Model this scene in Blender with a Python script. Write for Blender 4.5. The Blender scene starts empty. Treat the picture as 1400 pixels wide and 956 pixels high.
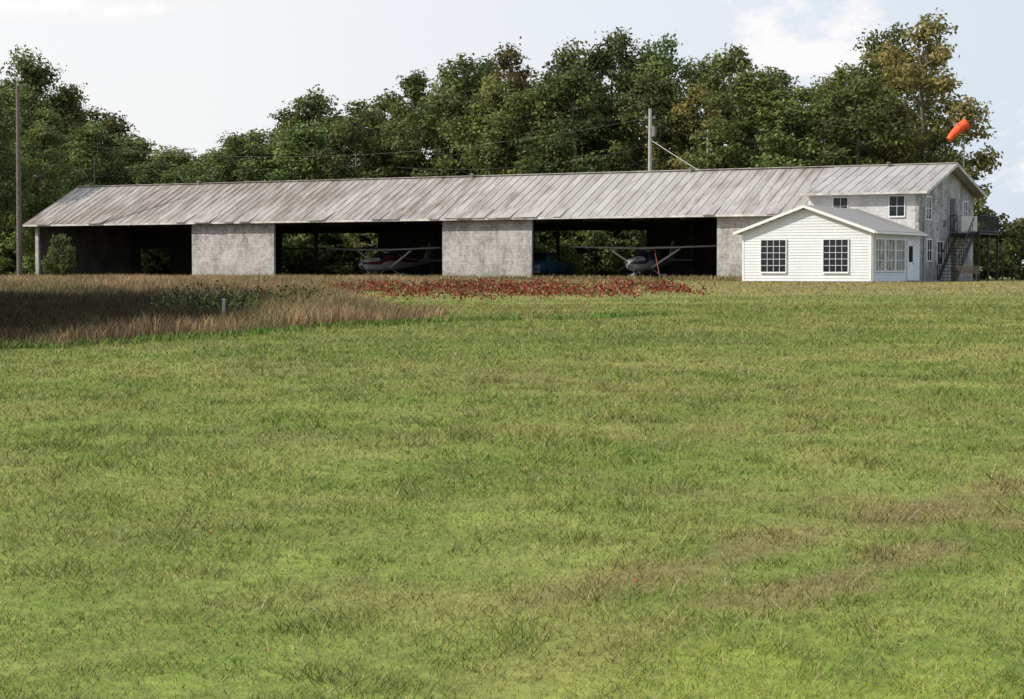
import bpy, math, random
import numpy as np
from mathutils import Vector, Matrix
random.seed(7); rng=np.random.default_rng(11)
sc=bpy.context.scene
sc.view_settings.view_transform='Standard'
sc.view_settings.look='None'
sc.view_settings.exposure=0

# ---------------------------------------------------------------- helpers
def newmat(name):
    m=bpy.data.materials.new(name); m.use_nodes=True
    nt=m.node_tree; b=nt.nodes['Principled BSDF']
    return m,nt,b
def N(nt,t,**kw):
    n=nt.nodes.new(t)
    for k,v in kw.items(): setattr(n,k,v)
    return n
def simple(name,col,rough=.7,metal=0,noise=.15,scale=4,bump=0):
    m,nt,b=newmat(name)
    b.inputs['Roughness'].default_value=rough; b.inputs['Metallic'].default_value=metal
    tc=N(nt,'ShaderNodeTexCoord'); nz=N(nt,'ShaderNodeTexNoise'); nz.inputs['Scale'].default_value=scale; nz.inputs['Detail'].default_value=6
    nt.links.new(tc.outputs['Object'],nz.inputs['Vector'])
    cr=N(nt,'ShaderNodeValToRGB')
    cr.color_ramp.elements[0].position=.3; cr.color_ramp.elements[1].position=.7
    cr.color_ramp.elements[0].color=(*[c*(1-noise) for c in col],1)
    cr.color_ramp.elements[1].color=(*[min(1,c*(1+noise)) for c in col],1)
    nt.links.new(nz.outputs['Fac'],cr.inputs['Fac']); nt.links.new(cr.outputs['Color'],b.inputs['Base Color'])
    if bump:
        bp=N(nt,'ShaderNodeBump'); bp.inputs['Strength'].default_value=bump; bp.inputs['Distance'].default_value=.02
        nt.links.new(nz.outputs['Fac'],bp.inputs['Height']); nt.links.new(bp.outputs['Normal'],b.inputs['Normal'])
    return m
class MB:
    def __init__(s): s.v=[]; s.f=[]; s.mi=[]; s.cur=0
    def add(s,vs,fs):
        o=len(s.v); s.v+= [tuple(v) for v in vs]
        for f in fs: s.f.append([i+o for i in f]); s.mi.append(s.cur)
    def box(s,x0,x1,y0,y1,z0,z1):
        s.add([(x0,y0,z0),(x1,y0,z0),(x1,y1,z0),(x0,y1,z0),(x0,y0,z1),(x1,y0,z1),(x1,y1,z1),(x0,y1,z1)],
              [(0,3,2,1),(4,5,6,7),(0,1,5,4),(1,2,6,5),(2,3,7,6),(3,0,4,7)])
    def prism_x(s,poly,x0,x1):   # poly of (y,z)
        n=len(poly)
        s.add([(x0,y,z) for y,z in poly]+[(x1,y,z) for y,z in poly],
              [tuple(range(n))[::-1],tuple(range(n,2*n))]+[(i,(i+1)%n,n+(i+1)%n,n+i) for i in range(n)])
    def prism_y(s,poly,y0,y1):   # poly of (x,z)
        n=len(poly)
        s.add([(x,y0,z) for x,z in poly]+[(x,y1,z) for x,z in poly],
              [tuple(range(n)),tuple(range(n,2*n))[::-1]]+[((i+1)%n,i,n+i,n+(i+1)%n) for i in range(n)])
    def cyl(s,p0,p1,r0,r1=None,n=8,caps=True):
        r1=r0 if r1 is None else r1
        p0=Vector(p0);p1=Vector(p1); d=(p1-p0)
        if d.length<1e-6: return
        d.normalize(); a=d.orthogonal().normalized(); b=d.cross(a)
        vs=[]
        for p,r in((p0,r0),(p1,r1)):
            for i in range(n):
                t=2*math.pi*i/n; vs.append(p+a*math.cos(t)*r+b*math.sin(t)*r)
        fs=[(i,(i+1)%n,n+(i+1)%n,n+i) for i in range(n)]
        if caps: fs+=[tuple(range(n))[::-1],tuple(range(n,2*n))]
        s.add(vs,fs)
    def beam(s,p0,p1,w,h):
        p0=Vector(p0);p1=Vector(p1); d=(p1-p0).normalized()
        up=Vector((0,0,1)) if abs(d.z)<.95 else Vector((0,1,0))
        a=d.cross(up).normalized()*w/2; b=a.normalized().cross(d).normalized()*h/2
        vs=[p0-a-b,p0+a-b,p0+a+b,p0-a+b,p1-a-b,p1+a-b,p1+a+b,p1-a+b]
        s.add(vs,[(0,3,2,1),(4,5,6,7),(0,1,5,4),(1,2,6,5),(2,3,7,6),(3,0,4,7)])
    def obj(s,name,mats,parent=None,smooth=False,bevel=0):
        me=bpy.data.meshes.new(name); me.from_pydata(s.v,[],s.f)
        if not isinstance(mats,(list,tuple)): mats=[mats]
        for m in mats: me.materials.append(m)
        me.polygons.foreach_set('material_index',s.mi)
        if smooth: me.polygons.foreach_set('use_smooth',[True]*len(s.f))
        me.update(); o=bpy.data.objects.new(name,me); sc.collection.objects.link(o)
        if parent: o.parent=parent
        if bevel:
            md=o.modifiers.new('b','BEVEL'); md.width=bevel; md.segments=2; md.limit_method='ANGLE'
        return o
def empty(name,loc,rot=0,parent=None,scale=1):
    e=bpy.data.objects.new(name,None); sc.collection.objects.link(e); e.location=loc; e.rotation_euler=(0,0,rot); e.scale=(scale,)*3
    if parent: e.parent=parent
    return e
def fast_mesh(name,V,F,mats,attr=None,col=None,mi=None):
    V=np.asarray(V,dtype=np.float32); F=np.asarray(F,dtype=np.int32); k=F.shape[1]
    me=bpy.data.meshes.new(name)
    me.vertices.add(len(V)); me.vertices.foreach_set('co',V.ravel())
    me.loops.add(F.size); me.loops.foreach_set('vertex_index',F.ravel())
    me.polygons.add(len(F)); me.polygons.foreach_set('loop_start',np.arange(len(F),dtype=np.int32)*k)
    try: me.polygons.foreach_set('loop_total',np.full(len(F),k,dtype=np.int32))
    except Exception: pass
    for m in mats: me.materials.append(m)
    if mi is not None: me.polygons.foreach_set('material_index',mi.astype(np.int32))
    me.update(calc_edges=True)
    if attr is not None:
        a=me.attributes.new('tint','FLOAT','POINT'); a.data.foreach_set('value',attr.astype(np.float32))
    if col is not None:
        a=me.attributes.new('Col','FLOAT_COLOR','POINT')
        c=np.concatenate([col,np.ones((len(col),1))],1).astype(np.float32); a.data.foreach_set('color',c.ravel())
    return me
def hsh(i,j,s):
    v=np.sin(i*127.1+j*311.7+s*74.7)*43758.5453; return v-np.floor(v)
def vn(x,y,s=0):
    xi=np.floor(x);yi=np.floor(y);fx=x-xi;fy=y-yi;fx=fx*fx*(3-2*fx);fy=fy*fy*(3-2*fy)
    return (hsh(xi,yi,s)*(1-fx)+hsh(xi+1,yi,s)*fx)*(1-fy)+(hsh(xi,yi+1,s)*(1-fx)+hsh(xi+1,yi+1,s)*fx)*fy
def fbm(x,y,s=0,o=4):
    r=0;a=.5;t=0
    for k in range(o): r=r+a*vn(x*2**k,y*2**k,s+k*3.3); t+=a; a*=.5
    return r/t
def ss(e0,e1,x):
    t=np.clip((x-e0)/(e1-e0),0,1); return t*t*(3-2*t)
def inpoly(x,y,P):
    r=np.zeros(x.shape,bool); n=len(P)
    for i in range(n):
        x0,y0=P[i];x1,y1=P[(i+1)%n]
        c=((y0>y)!=(y1>y))&(x<(x1-x0)*(y-y0)/((y1-y0) if y1!=y0 else 1e-9)+x0)
        r^=c
    return r
def gh(x,y):
    y=np.asarray(y,dtype=float)
    a=.0103*np.clip(y,0,88)
    t=np.clip(y-88,0,24); return a+.0103*(t-t*t/48)
FLOOR=1.03

# ---------------------------------------------------------------- sky / sun
sun_az=Vector((-.95,-.20,0)).normalized(); el=math.radians(35)
w=bpy.data.worlds.new("World"); sc.world=w; w.use_nodes=True; nt=w.node_tree
bg=nt.nodes['Background']; bg.inputs['Strength'].default_value=.1
sky=N(nt,'ShaderNodeTexSky',sky_type='NISHITA'); sky.sun_disc=False; sky.sun_elevation=el
sky.sun_rotation=math.atan2(sun_az.x,sun_az.y); sky.air_density=1; sky.dust_density=3; sky.ozone_density=1
tc=N(nt,'ShaderNodeTexCoord')
sep=N(nt,'ShaderNodeSeparateXYZ'); nt.links.new(tc.outputs['Generated'],sep.inputs[0])
mr=N(nt,'ShaderNodeMapRange'); mr.inputs[1].default_value=-.28; mr.inputs[2].default_value=.30; mr.inputs[3].default_value=.97; mr.inputs[4].default_value=.82
nt.links.new(sep.outputs['X'],mr.inputs[0])
mx=N(nt,'ShaderNodeMixRGB')
hz=N(nt,'ShaderNodeValToRGB'); hz.color_ramp.elements[0].color=(.94,.945,.955,1); hz.color_ramp.elements[1].color=(.72,.83,.98,1)
mrh=N(nt,'ShaderNodeMapRange'); mrh.inputs[1].default_value=-.15; mrh.inputs[2].default_value=.40; nt.links.new(sep.outputs['X'],mrh.inputs[0]); nt.links.new(mrh.outputs[0],hz.inputs[0])
hs_=N(nt,'ShaderNodeVectorMath',operation='SCALE'); hs_.inputs['Scale'].default_value=10.2; nt.links.new(hz.outputs[0],hs_.inputs[0]); nt.links.new(hs_.outputs[0],mx.inputs[2])
nt.links.new(mr.outputs[0],mx.inputs[0]); nt.links.new(sky.outputs[0],mx.inputs[1])
nz=N(nt,'ShaderNodeTexNoise'); nz.inputs['Scale'].default_value=34; nz.inputs['Detail'].default_value=9; nz.inputs['Roughness'].default_value=.6
mp=N(nt,'ShaderNodeMapping'); mp.inputs['Scale'].default_value=(1,1,1.7)
nt.links.new(tc.outputs['Generated'],mp.inputs[0]); nt.links.new(mp.outputs[0],nz.inputs['Vector'])
def bank(cx,cz,rx,rz):
    def m(op,a,b=None):
        n=N(nt,'ShaderNodeMath',operation=op)
        for i,v in enumerate((a,b)):
            if v is None: continue
            if isinstance(v,(int,float)): n.inputs[i].default_value=v
            else: nt.links.new(v,n.inputs[i])
        return n.outputs[0]
    dx=m('DIVIDE',m('SUBTRACT',sep.outputs['X'],cx),rx); dz=m('DIVIDE',m('SUBTRACT',sep.outputs['Z'],cz),rz)
    r=m('SQRT',m('ADD',m('MULTIPLY',dx,dx),m('MULTIPLY',dz,dz)))
    q=m('ADD',m('SUBTRACT',1,r),m('MULTIPLY',m('SUBTRACT',nz.outputs['Fac'],.5),4.0))
    n=N(nt,'ShaderNodeMapRange'); n.inputs[1].default_value=.0; n.inputs[2].default_value=.7; nt.links.new(q,n.inputs[0]); return n.outputs[0]
prev=mx.outputs[0]
for a in [(.150,.110,.050,.020),(.268,.055,.030,.038),(.36,.1,.08,.02),(-.22,.128,.05,.006),(-.5,.12,.15,.03)]:
    bk=bank(*a); mm=N(nt,'ShaderNodeMixRGB'); mm.inputs[2].default_value=(10.3,10.0,10.0,1)
    k=N(nt,'ShaderNodeMath',operation='MULTIPLY'); k.inputs[1].default_value=.85; nt.links.new(bk,k.inputs[0])
    nt.links.new(k.outputs[0],mm.inputs[0]); nt.links.new(prev,mm.inputs[1]); prev=mm.outputs[0]
nt.links.new(prev,bg.inputs['Color'])
ld=bpy.data.lights.new('sun','SUN'); ld.energy=4.6; ld.angle=math.radians(.5); ld.color=(1,.93,.80)
lo=bpy.data.objects.new('sun',ld); sc.collection.objects.link(lo)
sd=Vector((sun_az.x*math.cos(el),sun_az.y*math.cos(el),math.sin(el)))
lo.rotation_euler=(-sd).to_track_quat('-Z','Y').to_euler(); lo.location=(-60,20,60)

# ---------------------------------------------------------------- camera
cd=bpy.data.cameras.new('camera'); cam=bpy.data.objects.new('camera',cd); sc.collection.objects.link(cam)
cd.sensor_width=36; cd.lens=69.4; cd.clip_end=6000; cd.clip_start=.1
cam.location=(0,0,1.65); cam.rotation_euler=(math.radians(90)-math.atan(108/2700),0,0); sc.camera=cam

# ---------------------------------------------------------------- ground
TALL=[(-80,10),(-20,25),(-12,29.5),(-8.5,32.8),(-6.15,36.9),(-3.9,42.5),(-1.86,45.6),(-2.0,50.7),(-4.5,61),(-7.7,77),(-7,92),(-3,104),(6,113),(6,121.5),(-35.5,144.4),(-80,170)]
def tallmask(x,y):
    jx=(fbm(x*.5,y*.35,5)-.5)*1.6; jy=(fbm(x*.5,y*.35,9)-.5)*3
    return inpoly(x+jx,y+jy,TALL)
def shade_mask(x,y):  # dark weeds with tree shade, put into grass and ground colour
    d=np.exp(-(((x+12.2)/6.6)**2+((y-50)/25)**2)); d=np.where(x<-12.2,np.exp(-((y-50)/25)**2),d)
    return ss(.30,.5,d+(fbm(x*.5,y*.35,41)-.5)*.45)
def mixc(a,b,t): return a*(1-t[:,None])+b*t[:,None]
def gcol(x,y):
    x=np.asarray(x,float);y=np.asarray(y,float)
    g=np.array([.135,.190,.036]);g2=np.array([.185,.228,.052]);ye=np.array([.285,.258,.092]);br=np.array([.190,.135,.068])
    n1=fbm(x/5+.02*y,y/7,1);n2=fbm(x*.7,y*.5,2);n3=fbm(x*3,y*2.2,3)
    c=mixc(np.tile(g,(len(x),1)),g2,ss(.3,.7,n2*.5+n3*.5))
    far=ss(34,60,y)
    t=ss(.42,.75,n1*.42+n2*.25+n3*.28+far*.10)
    c=mixc(c,ye,t*.60)
    for off in (0,1.5):
        d=(y-(8.0+off+(x-.2)*1.25)+ (n2-.5)*.8); k=np.exp(-(d/.45)**2)*ss(-.6,1.2,x)*(1-ss(4,6,x))
        c=mixc(c,br,np.clip(k*.9*ss(.35,.62,n2*.3+n3*.7),0,.62))
    k2=ss(.50,.70,fbm(x/2.2,y/1.6,8)*.6+n3*.4)*.25*(1-far)
    c=mixc(c,br,np.clip(k2,0,.7))
    # lusher growth in the nearest corner
    lush=np.exp(-(((x-1.35)/.95)**2+((y-7.5)/1.1)**2)); c=mixc(c,np.array([.235,.285,.055]),np.clip(lush*1.2,0,.85)*ss(.3,.55,n3))
    v=y-.35*x; c=mixc(c,ye*1.05,ss(.55,.8,fbm(x*.05,v*.28,91,3))*.55*ss(18,40,y))
    c=mixc(c,np.array([.110,.16,.034]),ss(.58,.78,fbm(x*.06,v*.22+9,93,3))*.55*ss(18,40,y))
    ap=ss(60,88,y)*(1-ss(30,60,x))
    c=mixc(c,np.array([.28,.225,.10]),ap*(.40+.45*ss(.3,.6,n2)))
    tm=tallmask(x,y)&(y>5)
    hd=shade_mask(x,y)
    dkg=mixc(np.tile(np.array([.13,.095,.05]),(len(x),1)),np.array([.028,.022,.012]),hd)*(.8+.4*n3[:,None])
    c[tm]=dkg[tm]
    return c
xs=np.unique(np.concatenate([np.linspace(-3000,-200,12),np.linspace(-200,-40,30),np.arange(-40,40,.35),np.linspace(40,200,30),np.linspace(200,3000,12)]))
ys=np.unique(np.concatenate([np.linspace(-1500,-20,10),np.linspace(-20,4,10),np.arange(4,60,.35),np.arange(60,150,.7),np.linspace(150,400,30),np.linspace(400,4000,14)]))
X,Y=np.meshgrid(xs,ys); x=X.ravel();y=Y.ravel()
Z=gh(x,y)+ (fbm(x*.4,y*.4,4)-.5)*.06*(1-ss(60,90,y))
nx=len(xs);ny=len(ys); idx=np.arange(nx*ny).reshape(ny,nx)
F=np.stack([idx[:-1,:-1].ravel(),idx[:-1,1:].ravel(),idx[1:,1:].ravel(),idx[1:,:-1].ravel()],1)
def colmat(name,noise_scales,rough=.9,trans=0,bump=.3,var=.3):
    m,nt,b=newmat(name); b.inputs['Roughness'].default_value=rough; b.inputs['Specular IOR Level'].default_value=.12
    at=N(nt,'ShaderNodeAttribute',attribute_name='Col'); tc=N(nt,'ShaderNodeTexCoord'); last=at.outputs['Color']; h=None
    for s in noise_scales:
        nz=N(nt,'ShaderNodeTexNoise'); nz.inputs['Scale'].default_value=s; nz.inputs['Detail'].default_value=6; nt.links.new(tc.outputs['Object'],nz.inputs['Vector'])
        mr=N(nt,'ShaderNodeMapRange'); mr.inputs[1].default_value=.3;mr.inputs[2].default_value=.7;mr.inputs[3].default_value=1-var;mr.inputs[4].default_value=1+var
        nt.links.new(nz.outputs['Fac'],mr.inputs[0])
        ml=N(nt,'ShaderNodeVectorMath',operation='SCALE'); nt.links.new(last,ml.inputs[0]); nt.links.new(mr.outputs[0],ml.inputs['Scale']); last=ml.outputs[0]; h=nz
    nt.links.new(last,b.inputs['Base Color'])
    if bump and h:
        bp=N(nt,'ShaderNodeBump'); bp.inputs['Strength'].default_value=bump; bp.inputs['Distance'].default_value=.08
        nt.links.new(h.outputs['Fac'],bp.inputs['Height']); nt.links.new(bp.outputs['Normal'],b.inputs['Normal'])
    return m
m_ground=colmat('ground_mat',[1.3,9],bump=.6,var=.2)
m_blade=colmat('grass_blade_mat',[],rough=.6,bump=0)
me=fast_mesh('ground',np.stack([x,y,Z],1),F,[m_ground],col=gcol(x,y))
me.polygons.foreach_set('use_smooth',[True]*len(me.polygons))
o=bpy.data.objects.new('ground',me); sc.collection.objects.link(o)

def blades(name,px,py,h,wd,lean,col,mat,seg2=False,root=.75):
    n=len(px); z=gh(px,py)+(fbm(px*.4,py*.4,4)-.5)*.06*(1-ss(60,90,py))-.005
    a=rng.uniform(0,2*np.pi,n); dx=np.cos(a)*wd/2; dy=np.sin(a)*wd/2
    b=rng.uniform(0,2*np.pi,n); lx=np.cos(b)*lean*h; ly=np.sin(b)*lean*h
    if not seg2:
        V=np.stack([np.stack([px-dx,py-dy,z],1),np.stack([px+dx,py+dy,z],1),np.stack([px+lx,py+ly,z+h],1)],1).reshape(-1,3)
        F=np.arange(3*n).reshape(n,3); C=np.repeat(col,3,0)
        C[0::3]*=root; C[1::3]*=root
    else:
        mxx=px+lx*.35;myy=py+ly*.35
        V=np.stack([np.stack([px-dx,py-dy,z],1),np.stack([px+dx,py+dy,z],1),np.stack([mxx+dx*.8,myy+dy*.8,z+h*.6],1),np.stack([mxx-dx*.8,myy-dy*.8,z+h*.6],1),np.stack([px+lx,py+ly,z+h],1)],1).reshape(-1,3)
        i=np.arange(n)*5
        F=np.concatenate([np.stack([i,i+1,i+2],1),np.stack([i,i+2,i+3],1),np.stack([i+3,i+2,i+4],1)],0); C=np.repeat(col,5,0)
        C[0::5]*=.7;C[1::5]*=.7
    me=fast_mesh(name,V,F,[mat],col=C); o=bpy.data.objects.new(name,me); sc.collection.objects.link(o); return o
n=600000
u=rng.uniform(0,1,n); py=(math.sqrt(5.5)+u*(math.sqrt(60)-math.sqrt(5.5)))**2
px=rng.uniform(-1,1,n)*(.30*py+1.2)
n2_=130000; py2=rng.uniform(55,116,n2_); px2=rng.uniform(-1,1,n2_)*.30*py2+rng.uniform(0,3,n2_)
py=np.concatenate([py,py2]); px=np.concatenate([px,px2])
u_=(py-119)+.55*(px-12.34); inside=(u_>-1)|((px>12)&(px<26)&(u_>-11.5))
keep=~tallmask(px,py)&~inside; px=px[keep];py=py[keep]; n=len(px)
cl=fbm(px*4,py*4,31,3); cl2=fbm(px*1.1,py*1.1,33,2)
h=(.015+.032*rng.uniform(0,1,n)**1.5)*(.6+.9*ss(.3,.75,cl*.6+cl2*.4))*(1+.012*py)
tuft=ss(.66,.74,fbm(px*2.6,py*2.6,71,3)); h*=1+.9*tuft
wd=.0045*(py/8)**.75*rng.uniform(.7,1.5,n)
c=gcol(px,py)*rng.uniform(.76,1.42,(n,1))*(1-.2*tuft[:,None])
dry=rng.uniform(0,1,n)<.14; c[dry]=np.array([.37,.31,.16])*rng.uniform(.7,1.2,(dry.sum(),1))
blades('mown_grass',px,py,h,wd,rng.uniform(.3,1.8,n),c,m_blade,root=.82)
# tall dry grass
n=400000
py=28+ (rng.uniform(0,1,n)**1.7)*125; px=-.31*py-2+rng.uniform(0,1,n)*(.31*py+8)
keep=tallmask(px,py); px=px[keep];py=py[keep];n=len(px)
dark=shade_mask(px,py)
near=ss(0,1,fbm(px*.6,py*.3,44))
h=(.2+.33*rng.uniform(0,1,n))*(.5+.9*near)*(1-.3*ss(90,110,py))*(1-.55*ss(-6,-1,px))*(1-.45*dark)
wd=.012*(py/40)**.6*rng.uniform(.6,1.5,n)
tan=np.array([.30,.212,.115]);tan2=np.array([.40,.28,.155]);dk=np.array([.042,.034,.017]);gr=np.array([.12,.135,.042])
c=mixc(np.tile(tan,(n,1)),tan2,rng.uniform(0,1,n)); 
gm=ss(.46,.62,fbm(px*.3,py*.2,47)); c=mixc(c,gr,gm*.55); 
c=mixc(c,np.array([.17,.11,.06]),ss(.5,.65,fbm(px*.7,py*.25,48))*.6); c=mixc(c,dk,dark*.94)  # dk: dark weeds, with tree shade mixed into blade colour
c*=rng.uniform(.65,1.3,(n,1))
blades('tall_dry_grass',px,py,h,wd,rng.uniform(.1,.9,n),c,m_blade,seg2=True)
E=np.array([(-20,24.6),(-12,29.2),(-8.5,32.4),(-6.15,36.5),(-3.9,42),(-1.86,45.4),(1,47),(3.6,50)])
n=11000; t=rng.uniform(0,len(E)-1.001,n); k=t.astype(int); f=(t-k)[:,None]; P=E[k]*(1-f)+E[k+1]*f+rng.normal(0,.35,(n,2))
msk=fbm(P[:,0]*1.5,P[:,1]*1.5,55)+rng.uniform(-.08,.08,n)>.45; P=P[msk]; n=len(P)
blades('edge_weeds',P[:,0],P[:,1],rng.uniform(.04,.17,n),rng.uniform(.012,.028,n),rng.uniform(.3,1.0,n),np.array([.13,.20,.04])*rng.uniform(.6,1.3,(n,1)),m_blade,seg2=True)
n=26000; s_=rng.uniform(-56,5,n); w_=-.25-rng.uniform(0,1,n)**1.6*4.5
px=12.34+.8763*s_+.4818*w_; py=119-.4818*s_+.8763*w_
m=fbm(px*1.0,py*1.0,66)+rng.uniform(-.1,.1,n)>.47; px=px[m];py=py[m];n=len(px)
c=np.array([.27,.20,.10])*rng.uniform(.5,1.3,(n,1)); g_=rng.uniform(0,1,n)<.25; c[g_]=np.array([.09,.12,.035])
blades('wall_foot_weeds',px,py,rng.uniform(.08,.42,n),rng.uniform(.02,.045,n),rng.uniform(.1,.8,n),c,m_blade,seg2=True)

# leafy ground plants
def leaves(P,size,nrm_bias=0.0,rs=rng):
    n=len(P)
    nr=rs.normal(size=(n,3)); nr/=np.linalg.norm(nr,axis=1)[:,None]
    if isinstance(nrm_bias,np.ndarray): nr=nr*.8+nrm_bias; nr/=np.linalg.norm(nr,axis=1)[:,None]
    t=rs.normal(size=(n,3)); t-= (t*nr).sum(1)[:,None]*nr; t/=np.linalg.norm(t,axis=1)[:,None]; b=np.cross(nr,t)
    s=size[:,None]
    V=np.stack([P-t*s,P-b*s*.55+nr*s*.15,P+t*s,P+b*s*.55-nr*s*.1],1).reshape(-1,3)
    return V,np.arange(4*n).reshape(n,4)
def plant_patch(name,P,size,col,mat):
    V,F=leaves(P,size); me=fast_mesh(name,V,F,[mat],col=np.repeat(col,4,0)); o=bpy.data.objects.new(name,me); sc.collection.objects.link(o); return o
n=62000
t=rng.uniform(0,1,n); py=81+rng.normal(0,7.5,n); px=-9.5+t*16.5
py=py+ (px*.5)
dens=fbm(px*1.6,py*.35,61)+ (rng.uniform(0,1,n)-.5)*.30 - .08*np.abs(px+1)/8-.05*((py-81-px*.5)/10)**2
m=(dens>.49)&(py>63)&(py<103); px=px[m];py=py[m];n=len(px)
hh=.34*ss(.35,.8,fbm(px*1.6,py*.35,61)+rng.uniform(-.1,.1,n))+.04
P=np.stack([px,py,gh(px,py)+rng.uniform(0,1,n)*hh],1)
pal=np.array([[.20,.028,.02],[.26,.05,.03],[.11,.02,.015],[.27,.19,.09],[.11,.12,.035]]); c=pal[rng.choice(5,n,p=[.30,.2,.16,.2,.14])]*rng.uniform(.6,1.25,(n,1))
plant_patch('red_weeds',P,rng.uniform(.03,.075,n),c,m_blade)
cs=[(-7.6,52,.8),(-7.0,53,.7),(-6.3,54,.8),(-8.3,53,.9),(-5.6,50.5,.6),(-5.6,55,.8),(-7.6,50,.7),(-6.6,49,.5),(-9.2,54,.6)]
P=[];
for cx,cy,r in cs:
    k=900; q=rng.normal(size=(k,3)); q/=np.linalg.norm(q,axis=1)[:,None]; q*=rng.uniform(.2,1,(k,1))*np.array([r,r,.55])*(1+.5*rng.normal(size=(k,1)).clip(-1,1.3))
    q[:,2]=np.abs(q[:,2]); P.append(q+np.array([cx,cy,float(gh(cx,cy))]))
P=np.concatenate(P); n=len(P)
plant_patch('green_weed_clump',P,rng.uniform(.03,.065,n),np.array([.06,.08,.025])*rng.uniform(.5,1.5,(n,1)),m_blade)

# ---------------------------------------------------------------- trees
def leafmat(name,c0,c1,c2):
    m,nt,b=newmat(name); b.inputs['Roughness'].default_value=.6; b.inputs['Specular IOR Level'].default_value=.2
    at=N(nt,'ShaderNodeAttribute',attribute_name='tint'); oi=N(nt,'ShaderNodeObjectInfo')
    cr=N(nt,'ShaderNodeValToRGB'); e=cr.color_ramp.elements; e[0].color=(*c0,1); e[1].color=(*c2,1); k=e.new(.55); k.color=(*c1,1)
    nt.links.new(at.outputs['Fac'],cr.inputs['Fac'])
    hs=N(nt,'ShaderNodeHueSaturation'); hs.inputs['Saturation'].default_value=.92
    mr=N(nt,'ShaderNodeMapRange'); mr.inputs[3].default_value=.46; mr.inputs[4].default_value=.51; nt.links.new(oi.outputs['Random'],mr.inputs[0]); nt.links.new(mr.outputs[0],hs.inputs['Hue'])
    mv=N(nt,'ShaderNodeMath',operation='MULTIPLY_ADD'); mv.inputs[1].default_value=.65; mv.inputs[2].default_value=.7
    fr=N(nt,'ShaderNodeMath',operation='FRACT'); m7=N(nt,'ShaderNodeMath',operation='MULTIPLY'); m7.inputs[1].default_value=7.3
    nt.links.new(oi.outputs['Random'],m7.inputs[0]); nt.links.new(m7.outputs[0],fr.inputs[0]); nt.links.new(fr.outputs[0],mv.inputs[0]); nt.links.new(mv.outputs[0],hs.inputs['Value'])
    nt.links.new(cr.outputs[0],hs.inputs['Color']); nt.links.new(hs.outputs[0],b.inputs['Base Color'])
    tr=N(nt,'ShaderNodeBsdfTranslucent'); nt.links.new(hs.outputs[0],tr.inputs['Color']); ms=N(nt,'ShaderNodeMixShader'); ms.inputs[0].default_value=.3
    nt.links.new(b.outputs[0],ms.inputs[1]); nt.links.new(tr.outputs[0],ms.inputs[2]); nt.links.new(ms.outputs[0],nt.nodes['Material Output'].inputs['Surface'])
    return m
m_leaf=leafmat('leaf_green',(.058,.088,.023),(.12,.165,.040),(.23,.28,.075))
m_leafy=leafmat('leaf_autumn',(.09,.10,.028),(.21,.19,.05),(.38,.24,.075))
m_bark=simple('bark',(.15,.13,.11),.9,noise=.35,scale=6,bump=.5)
def tree_mesh(name,seed,H,R,nl,lm,base=.22,ls=(.11,.20),nb=34,flat=1.0):
    r=np.random.default_rng(seed); mb=MB()
    lean=r.normal(0,.03,2); p=Vector((0,0,-.3)); pts=[p]
    for i in range(1,7):
        z=H*.88*i/6; pts.append(Vector((lean[0]*z+r.normal(0,.12),lean[1]*z+r.normal(0,.12),z)))
    rad=[.016*H*(1-.85*i/6) for i in range(7)]
    for i in range(6): mb.cyl(pts[i],pts[i+1],rad[i],rad[i+1],7,caps=False)
    cs=[];rs=[]
    for i in range(nb):
        t=(i+.5)/nb; z=H*(base+(1-base)*t*.95)
        env=R*math.sin(math.pi*min(1,(.16+.84*t)**1.05))**.6 if t<.97 else R*.1
        env=max(env,R*.25)
        a=i*2.4+r.uniform(-.5,.5); d=env*r.uniform(.3,.98)*flat
        c=Vector((math.cos(a)*d+lean[0]*z,math.sin(a)*d+lean[1]*z,z+r.uniform(-.6,.6)))
        br=R*r.uniform(.20,.36)*(1-.22*t); cs.append(c); rs.append(br)
        k=min(5,max(0,int((z-d*.6)/(H*.88)*6))); q=pts[k]+(pts[k+1]-pts[k])*.5
        mid=(q+c)/2+Vector((0,0,-.06*d)); mb.cyl(q,mid,.075,.05,5,False); mb.cyl(mid,c,.05,.02,5,False)
        for j in range(3):
            e=c+Vector(r.normal(0,1,3)).normalized()*br*1.0; mb.cyl(c,e,.025,.01,4,False)
    wts=np.array(rs)**2; wts/=wts.sum(); bi=r.choice(nb,nl,p=wts)
    d=r.normal(size=(nl,3)); d/=np.linalg.norm(d,axis=1)[:,None]
    ph_=r.uniform(0,6.28,(nb,3))
    lump=.85+.3*np.sin(d[:,0]*4+ph_[bi,0])*np.sin(d[:,1]*4+ph_[bi,1])+.2*np.sin(d[:,2]*7+ph_[bi,2])
    rr=(.25+.98*r.uniform(0,1,nl)**.65)*lump
    C=np.array([tuple(c) for c in cs]); Rs=np.array(rs)
    P=C[bi]+d*(Rs[bi]*rr)[:,None]*np.array([1.15,1.15,.95])
    sz=r.uniform(ls[0],ls[1],nl)
    V,F=leaves(P,sz,d*.6+np.array([0,0,.4]),r)
    bt=r.uniform(-.22,.22,nb); tint=np.clip(.42+bt[bi]+r.normal(0,.16,nl),0,1)
    bv=np.array(mb.v); bf=np.array(mb.f)
    V2=np.concatenate([bv,V]); F2=np.concatenate([bf,F+len(bv)])
    at=np.concatenate([np.zeros(len(bv)),np.repeat(tint,4)])
    mi=np.concatenate([np.zeros(len(bf)),np.ones(len(F))])
    return fast_mesh(name,V2,F2,[m_bark,lm],attr=at,mi=mi)
tall_v=[tree_mesh('tree_mesh_a',s,17,4.4,18000,m_leaf,base=.2) for s in (1,2,3,4)]
slim_v=[tree_mesh('tree_mesh_b',s,17,3.5,14000,m_leaf,base=.15) for s in (21,22)]
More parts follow.
